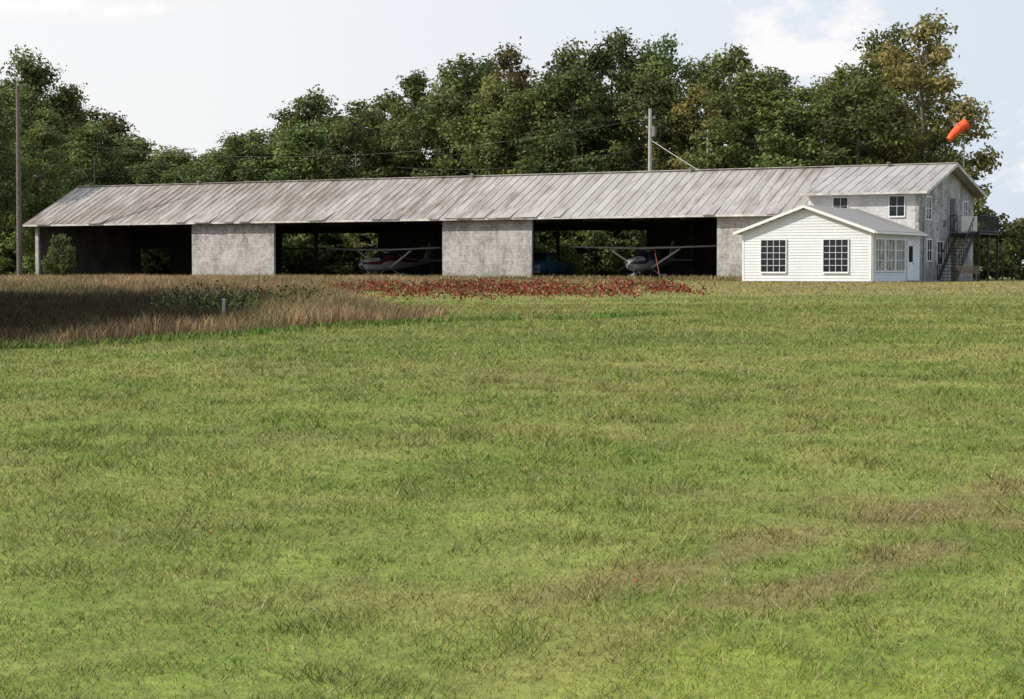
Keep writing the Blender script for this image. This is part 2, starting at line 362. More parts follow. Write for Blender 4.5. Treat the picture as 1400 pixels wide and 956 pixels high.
aut_v=[tree_mesh('tree_mesh_c',s,17,4.0,15000,m_leafy,base=.2) for s in (31,)]
bush_v=[tree_mesh('bush_mesh',s,4.2,2.6,6000,m_leaf,base=.06,ls=(.09,.17),nb=16) for s in (41,42)]
A=Vector((.8763,-.4818,0));B=Vector((.4818,.8763,0));P0=Vector((12.34,119,FLOOR))
def put(name,me,X,Y,hs,rs=None,z=None):
    o=bpy.data.objects.new(name,me); sc.collection.objects.link(o); o.location=(X,Y,FLOOR-.05 if z is None else z)
    rs=hs if rs is None else rs; o.scale=(rs,rs,hs); o.rotation_euler=(0,0,random.uniform(0,6.28)); return o
def loc(s,w): 
    p=P0+A*s+B*w; return p.x,p.y
prof=[(-95,19),(-81,19),(-76,18.4),(-70,14.8),(-64,11.6),(-57.4,11.0),(-54,12.0),(-49.5,13.9),(-41.5,14.6),(-37.3,14.9),(-31.8,17.6),(-26.6,17.0),(-22.7,17.6),(-18.4,18.2),(-15.3,16.9),(-11.7,17.0),(-7.1,15.6),(-2.6,15.6),(1.2,16.2),(4.4,17.3),(7,16.8)]
def ph(s):
    for (a,b),(c,d) in zip(prof[:-1],prof[1:]):
        if a<=s<=c: return b+(d-b)*(s-a)/(c-a)
    return prof[0][1] if s<prof[0][0] else prof[-1][1]
for row,(w0,stp,hf) in enumerate([(19,4.4,.86),(25,4.2,1.02),(32,4.8,.99)]):
    s=-92+row*1.7
    while True:
        kk=.316+.524*min(1,max(0,(5-s)/80)); 
        s25=s+kk*(w0-25)
        if s25>4.0: break
        ww=w0+random.uniform(-1.5,1.5); sj=s+random.uniform(-.8,.8); hgt=ph(s25)*hf*random.uniform(.93,1.03)
        q=random.random(); me_=random.choice(tall_v if q<.76 else (slim_v if q<.90 else aut_v))
        X_,Y_=loc(sj,ww); put('deciduous_tree',me_,X_,Y_,hgt/16.6,random.uniform(.9,1.15)); s+=stp*random.uniform(.8,1.2)
X_,Y_=loc(5.9,22); put('autumn_tree',aut_v[0],X_,Y_,17.6/16.6,1.1)
X_,Y_=loc(8.0,20.5); put('deciduous_tree',slim_v[0],X_,Y_,10/16.6,.8)
for s in np.arange(-90,9,3.4):
    for w0 in (15.5,27,39):
        if w0<20 and -58<s<-48: continue
        if s+ (w0-20)*.35>9: continue
        X_,Y_=loc(s+random.uniform(-1.2,1.2),w0+random.uniform(-1.2,1.2)); put('understorey_bush',random.choice(bush_v),X_,Y_,random.uniform(.9,1.6),random.uniform(1.0,1.35))
for s,w0,h in [(10.5,21,1.15),(12.5,22,1.0),(14.5,24,.9),(17,28,.9),(20,30,.95),(23,34,1.0),(26,30,1.0),(30,36,1.1),(34,32,1.1),(39,40,1.1),(46,44,1.1),(28,24,.8)]:
    X_,Y_=loc(s,w0); put('shrub',random.choice(bush_v),X_,Y_,h,1.2)
for s in np.arange(10,160,7):
    X_,Y_=loc(s,95+random.uniform(-6,6)); put('deciduous_tree',random.choice(tall_v),X_,Y_,random.uniform(.34,.42),.9)
for X_,Y_,h,r in [(-40.5,149,.93,.9),(-45,152,1.06,1.0),(-37.5,158,.72,.75)]: put('deciduous_tree',random.choice(tall_v),X_,Y_,h,r)
for X_,Y_,h in [(-39.5,143,.75),(-43,141,.8)]: put('shrub',bush_v[0],X_,Y_,h,.8)
put('shrub',bush_v[1],-31.6,138.6,.78,.5)
for X_,Y_,h in [(-20.5,44,.60),(-21.5,49,.64),(-22.5,55,.68),(-26,60,.76),(-27,48,.72),(-19.0,38,.5)]:
    put('deciduous_tree',random.choice(tall_v),X_,Y_,h,1.0,z=float(gh(X_,Y_))-.05)

# ---------------------------------------------------------------- building materials
def wallmat(name,base,stain,amt,blocks=True,thr=.5):
    m,nt,b=newmat(name); b.inputs['Roughness'].default_value=.85
    tc=N(nt,'ShaderNodeTexCoord')
    n1=N(nt,'ShaderNodeTexNoise'); n1.inputs['Scale'].default_value=.9; n1.inputs['Detail'].default_value=10; n1.inputs['Roughness'].default_value=.7
    n2=N(nt,'ShaderNodeTexNoise'); n2.inputs['Scale'].default_value=4; n2.inputs['Detail'].default_value=8; n2.inputs['Roughness'].default_value=.75
    mp=N(nt,'ShaderNodeMapping'); mp.inputs['Scale'].default_value=(1,1,.5); nt.links.new(tc.outputs['Object'],mp.inputs[0])
    nt.links.new(mp.outputs[0],n1.inputs['Vector']); nt.links.new(tc.outputs['Object'],n2.inputs['Vector'])
    ad=N(nt,'ShaderNodeMath',operation='MULTIPLY_ADD'); ad.inputs[1].default_value=.5; 
    h=N(nt,'ShaderNodeMath',operation='MULTIPLY'); h.inputs[1].default_value=.5; nt.links.new(n2.outputs['Fac'],h.inputs[0])
    nt.links.new(n1.outputs['Fac'],ad.inputs[0]); nt.links.new(h.outputs[0],ad.inputs[2])
    mr=N(nt,'ShaderNodeMapRange'); mr.inputs[1].default_value=thr-.05; mr.inputs[2].default_value=thr+.09; mr.inputs[4].default_value=amt
    nt.links.new(ad.outputs[0],mr.inputs[0])
    mx=N(nt,'ShaderNodeMixRGB'); mx.inputs[1].default_value=(*base,1); mx.inputs[2].default_value=(*stain,1); nt.links.new(mr.outputs[0],mx.inputs[0])
    out=mx.outputs[0]
    if blocks:
        sp=N(nt,'ShaderNodeSeparateXYZ'); nt.links.new(tc.outputs['Object'],sp.inputs[0])
        dm=N(nt,'ShaderNodeMapRange'); dm.inputs[1].default_value=0; dm.inputs[2].default_value=1.3; dm.inputs[3].default_value=.75; dm.inputs[4].default_value=0; nt.links.new(sp.outputs['Z'],dm.inputs[0])
        dmm=N(nt,'ShaderNodeMath',operation='MULTIPLY'); nt.links.new(dm.outputs[0],dmm.inputs[0]); nt.links.new(n2.outputs['Fac'],dmm.inputs[1])
        md=N(nt,'ShaderNodeMixRGB'); md.inputs[2].default_value=(.17,.155,.13,1); nt.links.new(dmm.outputs[0],md.inputs[0]); nt.links.new(out,md.inputs[1]); out=md.outputs[0]
        sm=N(nt,'ShaderNodeMath',operation='ADD'); nt.links.new(sp.outputs['X'],sm.inputs[0]); nt.links.new(sp.outputs['Y'],sm.inputs[1])
        cb=N(nt,'ShaderNodeCombineXYZ'); nt.links.new(sm.outputs[0],cb.inputs[0]); nt.links.new(sp.outputs['Z'],cb.inputs[1])
        bt=N(nt,'ShaderNodeTexBrick'); bt.inputs['Scale'].default_value=1; bt.inputs['Brick Width'].default_value=.4; bt.inputs['Row Height'].default_value=.2; bt.inputs['Mortar Size'].default_value=.010
        bt.inputs['Color1'].default_value=(1,1,1,1); bt.inputs['Color2'].default_value=(.84,.84,.84,1); bt.inputs['Mortar'].default_value=(.76,.76,.76,1)
        nt.links.new(cb.outputs[0],bt.inputs['Vector'])
        ml=N(nt,'ShaderNodeMixRGB',blend_type='MULTIPLY'); ml.inputs[0].default_value=.8; nt.links.new(out,ml.inputs[1]); nt.links.new(bt.outputs['Color'],ml.inputs[2]); out=ml.outputs[0]
        bp=N(nt,'ShaderNodeBump'); bp.inputs['Distance'].default_value=.01; bp.inputs['Strength'].default_value=.6; bp.invert=True
        nt.links.new(bt.outputs['Fac'],bp.inputs['Height']); nt.links.new(bp.outputs['Normal'],b.inputs['Normal'])
    nt.links.new(out,b.inputs['Base Color'])
    return m
m_block=wallmat('painted_block',(.48,.47,.47),(.17,.16,.155),.85,thr=.50)
m_end=wallmat('weathered_paint',(.52,.52,.53),(.18,.17,.17),.9,thr=.47)
m_upper=wallmat('upper_wall_paint',(.60,.60,.62),(.34,.33,.33),.6,thr=.52)
m_side=wallmat('white_siding',(.66,.69,.75),(.56,.58,.61),.5,blocks=False)
m_trim=simple('white_trim',(.70,.72,.75),.5,noise=.05)
m_dark=simple('dark_interior',(.022,.019,.016),.95,noise=.4,scale=2)  # bay shade put into the colour of rear wall and partitions
m_inner=simple('shaded_inner_block',(.11,.10,.09),.95,noise=.4,scale=1)  # block wall inside the bay, its shade put into the colour
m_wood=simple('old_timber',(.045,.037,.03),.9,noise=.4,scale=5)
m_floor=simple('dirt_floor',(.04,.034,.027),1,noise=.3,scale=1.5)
m_grayw=simple('grey_wood',(.20,.19,.175),.85,noise=.3,scale=5)
m_blk=simple('black_metal',(.02,.02,.02),.5,noise=.2)
m,nt,b=newmat('window_glass'); b.inputs['Base Color'].default_value=(.014,.018,.022,1); b.inputs['Roughness'].default_value=.08; b.inputs['Specular IOR Level'].default_value=.3; m_glass=m
nzz=N(nt,'ShaderNodeTexNoise'); nzz.inputs['Scale'].default_value=2.0; bp=N(nt,'ShaderNodeBump'); bp.inputs['Strength'].default_value=.15; bp.inputs['Distance'].default_value=.02; nt.links.new(nzz.outputs['Fac'],bp.inputs['Height']); nt.links.new(bp.outputs['Normal'],b.inputs['Normal'])
m_pane=simple('curtain_and_reflection',(.24,.24,.22),.9,noise=.5,scale=2)  # curtained panes, light grey glass reflection put into the colour
# metal roof
m,nt,b=newmat('metal_roof'); m_roof=m
b.inputs['Roughness'].default_value=.5; b.inputs['Metallic'].default_value=.1
tc=N(nt,'ShaderNodeTexCoord'); sp=N(nt,'ShaderNodeSeparateXYZ'); nt.links.new(tc.outputs['Object'],sp.inputs[0])
dv=N(nt,'ShaderNodeMath',operation='DIVIDE'); dv.inputs[1].default_value=.6; nt.links.new(sp.outputs['X'],dv.inputs[0]); fl=N(nt,'ShaderNodeMath',operation='FLOOR'); nt.links.new(dv.outputs[0],fl.inputs[0])
dy=N(nt,'ShaderNodeMath',operation='DIVIDE'); dy.inputs[1].default_value=2.9; nt.links.new(sp.outputs['Y'],dy.inputs[0]); fy=N(nt,'ShaderNodeMath',operation='FLOOR'); nt.links.new(dy.outputs[0],fy.inputs[0])
cb=N(nt,'ShaderNodeCombineXYZ'); nt.links.new(fl.outputs[0],cb.inputs[0]); nt.links.new(fy.outputs[0],cb.inputs[1])
wn=N(nt,'ShaderNodeTexWhiteNoise',noise_dimensions='2D'); nt.links.new(cb.outputs[0],wn.inputs['Vector'])
cr=N(nt,'ShaderNodeValToRGB'); cr.color_ramp.elements[0].color=(.315,.30,.295,1); cr.color_ramp.elements[1].color=(.40,.385,.38,1); nt.links.new(wn.outputs['Value'],cr.inputs[0])
mp=N(nt,'ShaderNodeMapping'); mp.inputs['Scale'].default_value=(2.2,.5,.5); nt.links.new(tc.outputs['Object'],mp.inputs[0])
n1=N(nt,'ShaderNodeTexNoise'); n1.inputs['Scale'].default_value=1; n1.inputs['Detail'].default_value=8; n1.inputs['Roughness'].default_value=.65; nt.links.new(mp.outputs[0],n1.inputs['Vector'])
n2=N(nt,'ShaderNodeTexNoise'); n2.inputs['Scale'].default_value=.12; n2.inputs['Detail'].default_value=3; nt.links.new(tc.outputs['Object'],n2.inputs['Vector'])
mr0=N(nt,'ShaderNodeMapRange'); mr0.inputs[1].default_value=-54; mr0.inputs[2].default_value=-10; mr0.inputs[3].default_value=.18; mr0.inputs[4].default_value=.0; nt.links.new(sp.outputs['X'],mr0.inputs[0])
a1=N(nt,'ShaderNodeMath',operation='ADD'); nt.links.new(n1.outputs['Fac'],a1.inputs[0]); nt.links.new(mr0.outputs[0],a1.inputs[1])
a2=N(nt,'ShaderNodeMath',operation='MULTIPLY_ADD'); a2.inputs[1].default_value=.5; nt.links.new(n2.outputs['Fac'],a2.inputs[0]); nt.links.new(a1.outputs[0],a2.inputs[2])
mr=N(nt,'ShaderNodeMapRange'); mr.inputs[1].default_value=.71; mr.inputs[2].default_value=.98; mr.inputs[4].default_value=.85; nt.links.new(a2.outputs[0],mr.inputs[0])
mx=N(nt,'ShaderNodeMixRGB'); mx.inputs[2].default_value=(.15,.115,.095,1); nt.links.new(mr.outputs[0],mx.inputs[0]); nt.links.new(cr.outputs[0],mx.inputs[1])
nt.links.new(mx.outputs[0],b.inputs['Base Color'])
m_shingle=simple('grey_shingles',(.27,.26,.26),.8,noise=.25,scale=9,bump=.4)

# ---------------------------------------------------------------- hangar
ang=math.atan2(A.y,A.x)
H=empty('hangar_building',tuple(P0),ang)
FX=[(-54.0,-53.7),(-39.6,-32.6),(-19.24,-12.66)]
mb=MB()
for a,c in FX: mb.box(a,c,0,.2,-.4,4.15)
mb.box(0,5.9,0,.2,-.4,4.15)
mb.obj('front_wall',m_block,H)
mb=MB(); mb.box(5.9,12.23,0,.2,-.4,5.2); mb.obj('upper_front_wall',m_upper,H)
mb=MB()
for a,c in [(-53.7,-39.6),(-32.6,-19.24),(-12.66,0)]: mb.box(a,c,.03,.17,3.82,4.14)
mb.obj('door_header',m_grayw,H)
mb=MB()
mb.box(-33.0,-28.0,-.03,.025,3.95,4.1); mb.box(-38.9,-33.6,-.03,-.004,3.98,4.12)
mb.obj('hanging_fascia_board',m_wood,H)
mb=MB(); mb.prism_x([(0.2,-.4),(10.8,-.4),(10.8,4.15),(5.4,6.83),(.2,4.25)],-54,-53.8)
mb.obj('left_gable_wall',m_block,H)
mb=MB(); mb.box(-53.795,-53.77,.25,10.55,0,4.1); mb.obj('left_wall_shaded_face',m_inner,H)  # thin sheet added to carry the shade-darkened inner gable face
mb=MB(); mb.prism_x([(0,-.4),(11.3,-.4),(11.3,5.2),(5.4,6.82),(0,5.2)],12.23,12.43)
mb.obj('right_gable_wall',m_end,H)
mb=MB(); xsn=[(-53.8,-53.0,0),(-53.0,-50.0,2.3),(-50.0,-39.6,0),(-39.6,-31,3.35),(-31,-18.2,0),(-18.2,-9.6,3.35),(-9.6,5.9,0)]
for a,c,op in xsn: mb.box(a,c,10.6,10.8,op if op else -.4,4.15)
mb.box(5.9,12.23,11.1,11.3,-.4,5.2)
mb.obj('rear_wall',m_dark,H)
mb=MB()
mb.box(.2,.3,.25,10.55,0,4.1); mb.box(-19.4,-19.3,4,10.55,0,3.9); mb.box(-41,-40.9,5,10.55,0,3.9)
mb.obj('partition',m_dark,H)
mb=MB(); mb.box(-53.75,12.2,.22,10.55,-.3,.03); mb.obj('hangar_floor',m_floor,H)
mb=MB()
for x_ in np.arange(-52,0,3.3):
    mb.box(x_-.06,x_+.06,.25,10.5,3.7,3.85); mb.beam((x_,.3,4.1),(x_,5.4,6.6),.08,.14); mb.beam((x_,10.5,4.1),(x_,5.4,6.6),.08,.14); mb.beam((x_,2.8,3.9),(x_,5.4,6.4),.06,.1); mb.beam((x_,8,3.9),(x_,5.4,6.4),.06,.1)
for x_ in (-46,-36,-26,-16,-6): mb.box(x_-.1,x_+.1,9.9,10.1,0.03,3.7)
for z_ in (1.0,2.2): mb.box(-39.5,-31.1,10.68,10.74,z_,z_+.1)
mb.obj('roof_truss',m_wood,H)
mb=MB()
mb.box(-30,-26.5,9.2,10.2,.85,.92)
for x_ in(-29.8,-26.7): mb.box(x_-.05,x_+.05,9.3,10.1,.03,.849)
mb.box(-29.4,-28.4,9.5,10.0,.925,1.35); mb.box(-9,-8.1,9.6,10.4,.03,1.9)
for x_,y_ in((-24.2,9.2),(-23.5,9.5),(-2.2,9.3),(-45,9.0)): mb.cyl((x_,y_,.03),(x_,y_,.9),.29,n=14)
mb.obj('workbench_and_drums',m_wood,H)
t=.07
mb=MB()
mb.prism_x([(-.6,3.97),(5.4,6.955),(5.4,6.955-t),(-.6,3.97-t)],-54.6,5.7)
mb.prism_x([(5.405,6.955),(11.4,3.97),(11.4,3.97-t),(5.405,6.955-t)],-54.6,5.7)
mb.prism_x([(-.6,5.14),(5.4,6.975),(5.4,6.975-t),(-.6,5.14-t)],5.55,13.1)
mb.prism_x([(5.405,6.975),(11.9,5.22),(11.9,5.22-t),(5.405,6.975-t)],5.55,13.1)
x_=-54.6
while x_<13.1:
    ok=x_<5.5
    j=random.uniform(-.03,.02)
    e0,z0=(-.61+j,3.975+j*.5) if ok else (-.61,5.145)
    mb.beam((x_,e0,z0),(x_,5.38,6.965 if ok else 6.985),.03,.035)
    x_+=.6
mb.beam((-54.6,5.4,6.975),(13.1,5.4,7.0),.34,.05)
mb.obj('metal_roof',m_roof,H)
mb=MB()
for k in range(22):
    x_=random.uniform(-54,4.5); l=random.uniform(.5,1.4); j=random.uniform(.03,.10)
    mb.prism_x([(-.66-j,3.955+random.uniform(-.05,.03)),(.6,4.58),(.6,4.60),(-.66-j,3.985)],x_,x_+l)
mb.obj('loose_roof_sheets',m_roof,H)
mb=MB()
mb.box(-54.6,5.5,-.64,-.605,3.84,3.96); mb.box(5.5,13.1,-.64,-.605,5.0,5.13)
mb.beam((13.12,-.62,5.06),(13.12,5.4,6.90),.04,.18); mb.beam((13.12,5.4,6.90),(13.12,11.9,5.14),.04,.18)
mb.beam((-54.62,-.62,3.89),(-54.62,5.4,6.87),.04,.16)
mb.beam((5.53,-.62,5.06),(5.53,5.3,6.88),.03,.14)
mb.obj('fascia',simple('old_white_fascia',(.48,.47,.45),.6,noise=.4,scale=2),H)
mb=MB(); mb.prism_x([(.0,4.2),(0,5.12),(5.1,6.76),(4.9,6.6)],5.8,5.9); mb.obj('dormer_cheek',m_side,H)
mb=MB(); mb.box(5.6,13.0,-.58,-.003,4.99,5.03); mb.obj('soffit',m_trim,H)
mb=MB()
for x_,y_ in [(-43,5.2),(-20,5.2),(-4,5.15),(9,5.0)]:
    mb.cyl((x_,y_,6.75),(x_,y_,7.08),.1,.1,10); mb.cyl((x_,y_,7.08),(x_,y_,7.14),.17,.05,10)
mb.obj('roof_vent',m_grayw,H)
def window_front(x0,x1,z0,z1,y,nx,nz,name,H=H,frame=.055):
    mb=MB(); mb.cur=0; mb.box(x0,x1,y-.02,y+.0-.004,z0,z1)
    mb.cur=1
    f=frame
    mb.box(x0-f,x0,y-.06,y-.003,z0-f,z1+f);mb.box(x1,x1+f,y-.06,y-.003,z0-f,z1+f);mb.box(x0,x1,y-.06,y-.003,z1,z1+f);mb.box(x0-.04,x1+.04,y-.09,y-.061,z0-f-.03,z0-f+.03);mb.box(x0,x1,y-.06,y-.003,z0-f,z0)
    for i in range(1,nx):
        xx=x0+(x1-x0)*i/nx; mb.box(xx-.011,xx+.011,y-.038,y-.021,z0,z1)
    for i in range(1,nz):
        zz=z0+(z1-z0)*i/nz; mb.box(x0,x1,y-.045,y-.0385,zz-.011,zz+.011)
    return mb.obj(name,[m_glass,m_trim],H)
def window_side(y0,y1,z0,z1,x,ny,nz,name,mats=None,f=.07):
    mb=MB(); mb.box(x+.004,x+.02,y0,y1,z0,z1); mb.cur=1
    mb.box(x+.003,x+.06,y0-f,y0,z0-f,z1+f);mb.box(x+.003,x+.06,y1,y1+f,z0-f,z1+f);mb.box(x+.003,x+.06,y0,y1,z1,z1+f);mb.box(x+.003,x+.06,y0,y1,z0-f,z0)
    for i in range(1,ny):
        yy=y0+(y1-y0)*i/ny; mb.box(x+.021,x+.038,yy-.02,yy+.02,z0,z1)
    for i in range(1,nz):
        zz=z0+(z1-z0)*i/nz; mb.box(x+.0385,x+.045,y0,y1,zz-.018,zz+.018)
    return mb.obj(name,mats or [m_glass,m_trim],H)
window_front(7.34,8.2,3.9,4.85,0,2,2,'upper_window',frame=.05); window_front(10.72,11.6,3.75,4.88,0,2,2,'upper_window',frame=.05)
window_side(1.3,2.3,3.6,4.85,12.43,2,2,'end_window'); window_side(1.6,2.5,1.2,2.4,12.43,2,2,'end_window')
window_side(3.6,4.7,1.0,2.3,12.43,2,2,'end_window'); window_side(8.9,9.8,3.7,4.8,12.43,2,2,'end_window')
mb=MB(); mb.box(12.434,12.47,6.3,7.2,2.95,4.95); mb.obj('upper_door',m_blk,H)
mb=MB(); mb.box(12.434,12.47,6.6,7.5,0.05,2.1); mb.obj('lower_door',m_blk,H)
mb=MB(); mb.cyl((12.5,.8,4.3),(12.5,.8,0.1),.04,n=6); mb.cyl((12.43,3.0,5.55),(12.52,3.0,5.55),.1,n=10); mb.box(12.434,12.6,4.9,5.1,3.2,3.6); mb.obj('downpipe_and_meter',m_grayw,H)

# ---- white addition
AD=empty('siding_addition',(0,0,0),0,H)
x0,x1,yf=5.16,12.5,-8.6; zc=2.72; xm=(x0+x1)/2; zp=4.02
mb=MB()
mb.prism_y([(x0,-.4),(x1,-.4),(x1,zc),(xm,zp-.02),(x0,zc)],yf,yf+.15)
mb.box(x1-.15,x1,yf+.15,-.003,-.4,zc); mb.box(x0,x0+.15,yf+.15,-.003,-.4,zc)
mb.obj('wall',m_side,AD)
mb=MB(); z=.05
while z<zp-.1:
    if z<zc: a,c=x0,x1
    else:
        k=(z-zc)/(zp-zc); a=x0+(xm-x0)*k+.08; c=x1-(x1-xm)*k-.08
    if c-a>.3:
        mb.prism_x([(yf-.001,z+.15),(yf-.028,z),(yf-.001,z)],a,c)
    if z<zc-.15: mb.prism_y([(x1+.001,z+.15),(x1+.001,z),(x1+.028,z)],yf,-.005)
    z+=.155
mb.obj('clapboards',m_side,AD)
mb=MB(); ov=.35; sl=(zp-zc)/(xm-x0)
mb.prism_y([(x0-ov,zc-ov*sl+.05),(xm,zp+.05),(xm,zp+.16),(x0-ov,zc-ov*sl+.16)],yf-.35,-.002)
mb.prism_y([(xm+.002,zp+.05),(x1+ov,zc-ov*sl+.05),(x1+ov,zc-ov*sl+.16),(xm+.002,zp+.16)],yf-.35,-.002)
mb.obj('roof',m_shingle,AD)
mb=MB()
mb.beam((x0-ov,yf-.37,zc-ov*sl+.07),(xm,yf-.37,zp+.07),.03,.15); mb.beam((xm,yf-.372,zp+.07),(x1+ov,yf-.372,zc-ov*sl+.07),.03,.15)
mb.box(x1+ov,x1+ov+.1,yf-.35,0,zc-ov*sl+.0,zc-ov*sl+.12); mb.box(x0-ov-.1,x0-ov,yf-.35,0,zc-ov*sl,zc-ov*sl+.12)
mb.box(x1-.1,x1+.035,yf-.035,yf-.029,-.1,zc); mb.box(x1+.029,x1+.035,yf-.028,yf+.1,-.1,zc); mb.box(x0-.02,x0+.09,yf-.035,yf-.029,-.1,zc)
mb.cyl((x1+.08,yf+.05,zc-.1),(x1+.08,yf+.05,.05),.045,n=6)
mb.obj('trim_and_gutter',m_trim,AD)
window_front(6.27,7.70,.55,2.28,yf-.028,4,5,'grid_window',AD); window_front(9.86,11.24,.55,2.28,yf-.028,4,5,'grid_window',AD)
for k in range(3):
    a=-8.05+k*1.78; window_side(a,a+1.55,.62,2.3,x1+.03,3,3,'side_window',[m_pane,m_trim])
mb=MB(); mb.box(x1+.03,x1+.07,-2.35,-1.35,.05,2.15); mb.cur=1; mb.box(x1+.071,x1+.08,-2.2,-1.5,1.1,2.0); mb.cur=2; mb.cyl((x1+.08,-1.45,1.02),(x1+.14,-1.45,1.02),.03,n=8)
mb.cur=0; mb.box(x1+.03,x1+.09,-2.45,-2.352,.0,2.25);mb.box(x1+.03,x1+.09,-1.348,-1.25,.0,2.25);mb.box(x1+.03,x1+.09,-2.352,-1.348,2.152,2.25)
mb.obj('entry_door',[m_trim,m_glass,m_blk],AD)
mb=MB(); mb.box(x1+.1,x1+1.5,-2.7,-1.0,-.2,.06); mb.obj('doorstep',m_grayw,AD)
mb=MB()
mb.prism_y([(x0,-.2),(x1,-.2),(x1,.05),(x0,.05)],yf-.04,yf-.03); mb.obj('foundation',m_grayw,AD)

# ---- deck and outside stair
DK=empty('deck_and_staircase',(0,0,0),0,H)
mb=MB()
mb.box(12.48,14.3,6.0,10.4,2.78,2.86)
for y_ in (6.1,8.2,10.3): mb.box(14.15,14.27,y_-.06,y_+.06,-.2,2.78); mb.box(12.5,14.3,y_-.04,y_+.04,2.62,2.78)
ns=15
for i in range(ns):
    f=i/ns; y_=6.0-3.9*f; z_=2.86-2.86*(f+1/ns)
    mb.box(12.95,13.95,y_-.28,y_,z_,z_+.04)
mb.beam((12.93,6.0,2.75),(12.93,2.1,-.1),.05,.24); mb.beam((13.97,6.0,2.75),(13.97,2.1,-.1),.05,.24)
mb.obj('deck_frame',m_blk,DK)
mb=MB()
def rail(p0,p1,n,h=1.05):
    p0=Vector(p0);p1=Vector(p1)
    for z in (h,h*.12): mb.beam(p0+Vector((0,0,z)),p1+Vector((0,0,z)),.05,.06)
    for i in range(n+1):
        p=p0+(p1-p0)*i/n; mb.beam(p,p+Vector((0,0,h)),.035,.035)
rail((14.27,6.05,2.86),(14.27,10.35,2.86),20); rail((12.55,10.35,2.86),(14.2,10.35,2.86),8); rail((12.5,6.05,2.86),(12.93,6.05,2.86),2)
rail((12.93,6.0,2.86),(12.93,2.1,.02),9,.95); rail((13.97,6.0,2.86),(13.97,2.1,.02),9,.95)
mb.obj('railing',m_blk,DK)
mb=MB(); mb.box(13.2,14.15,5.96,6.0,2.95,3.85); mb.obj('white_panel',m_trim,DK)

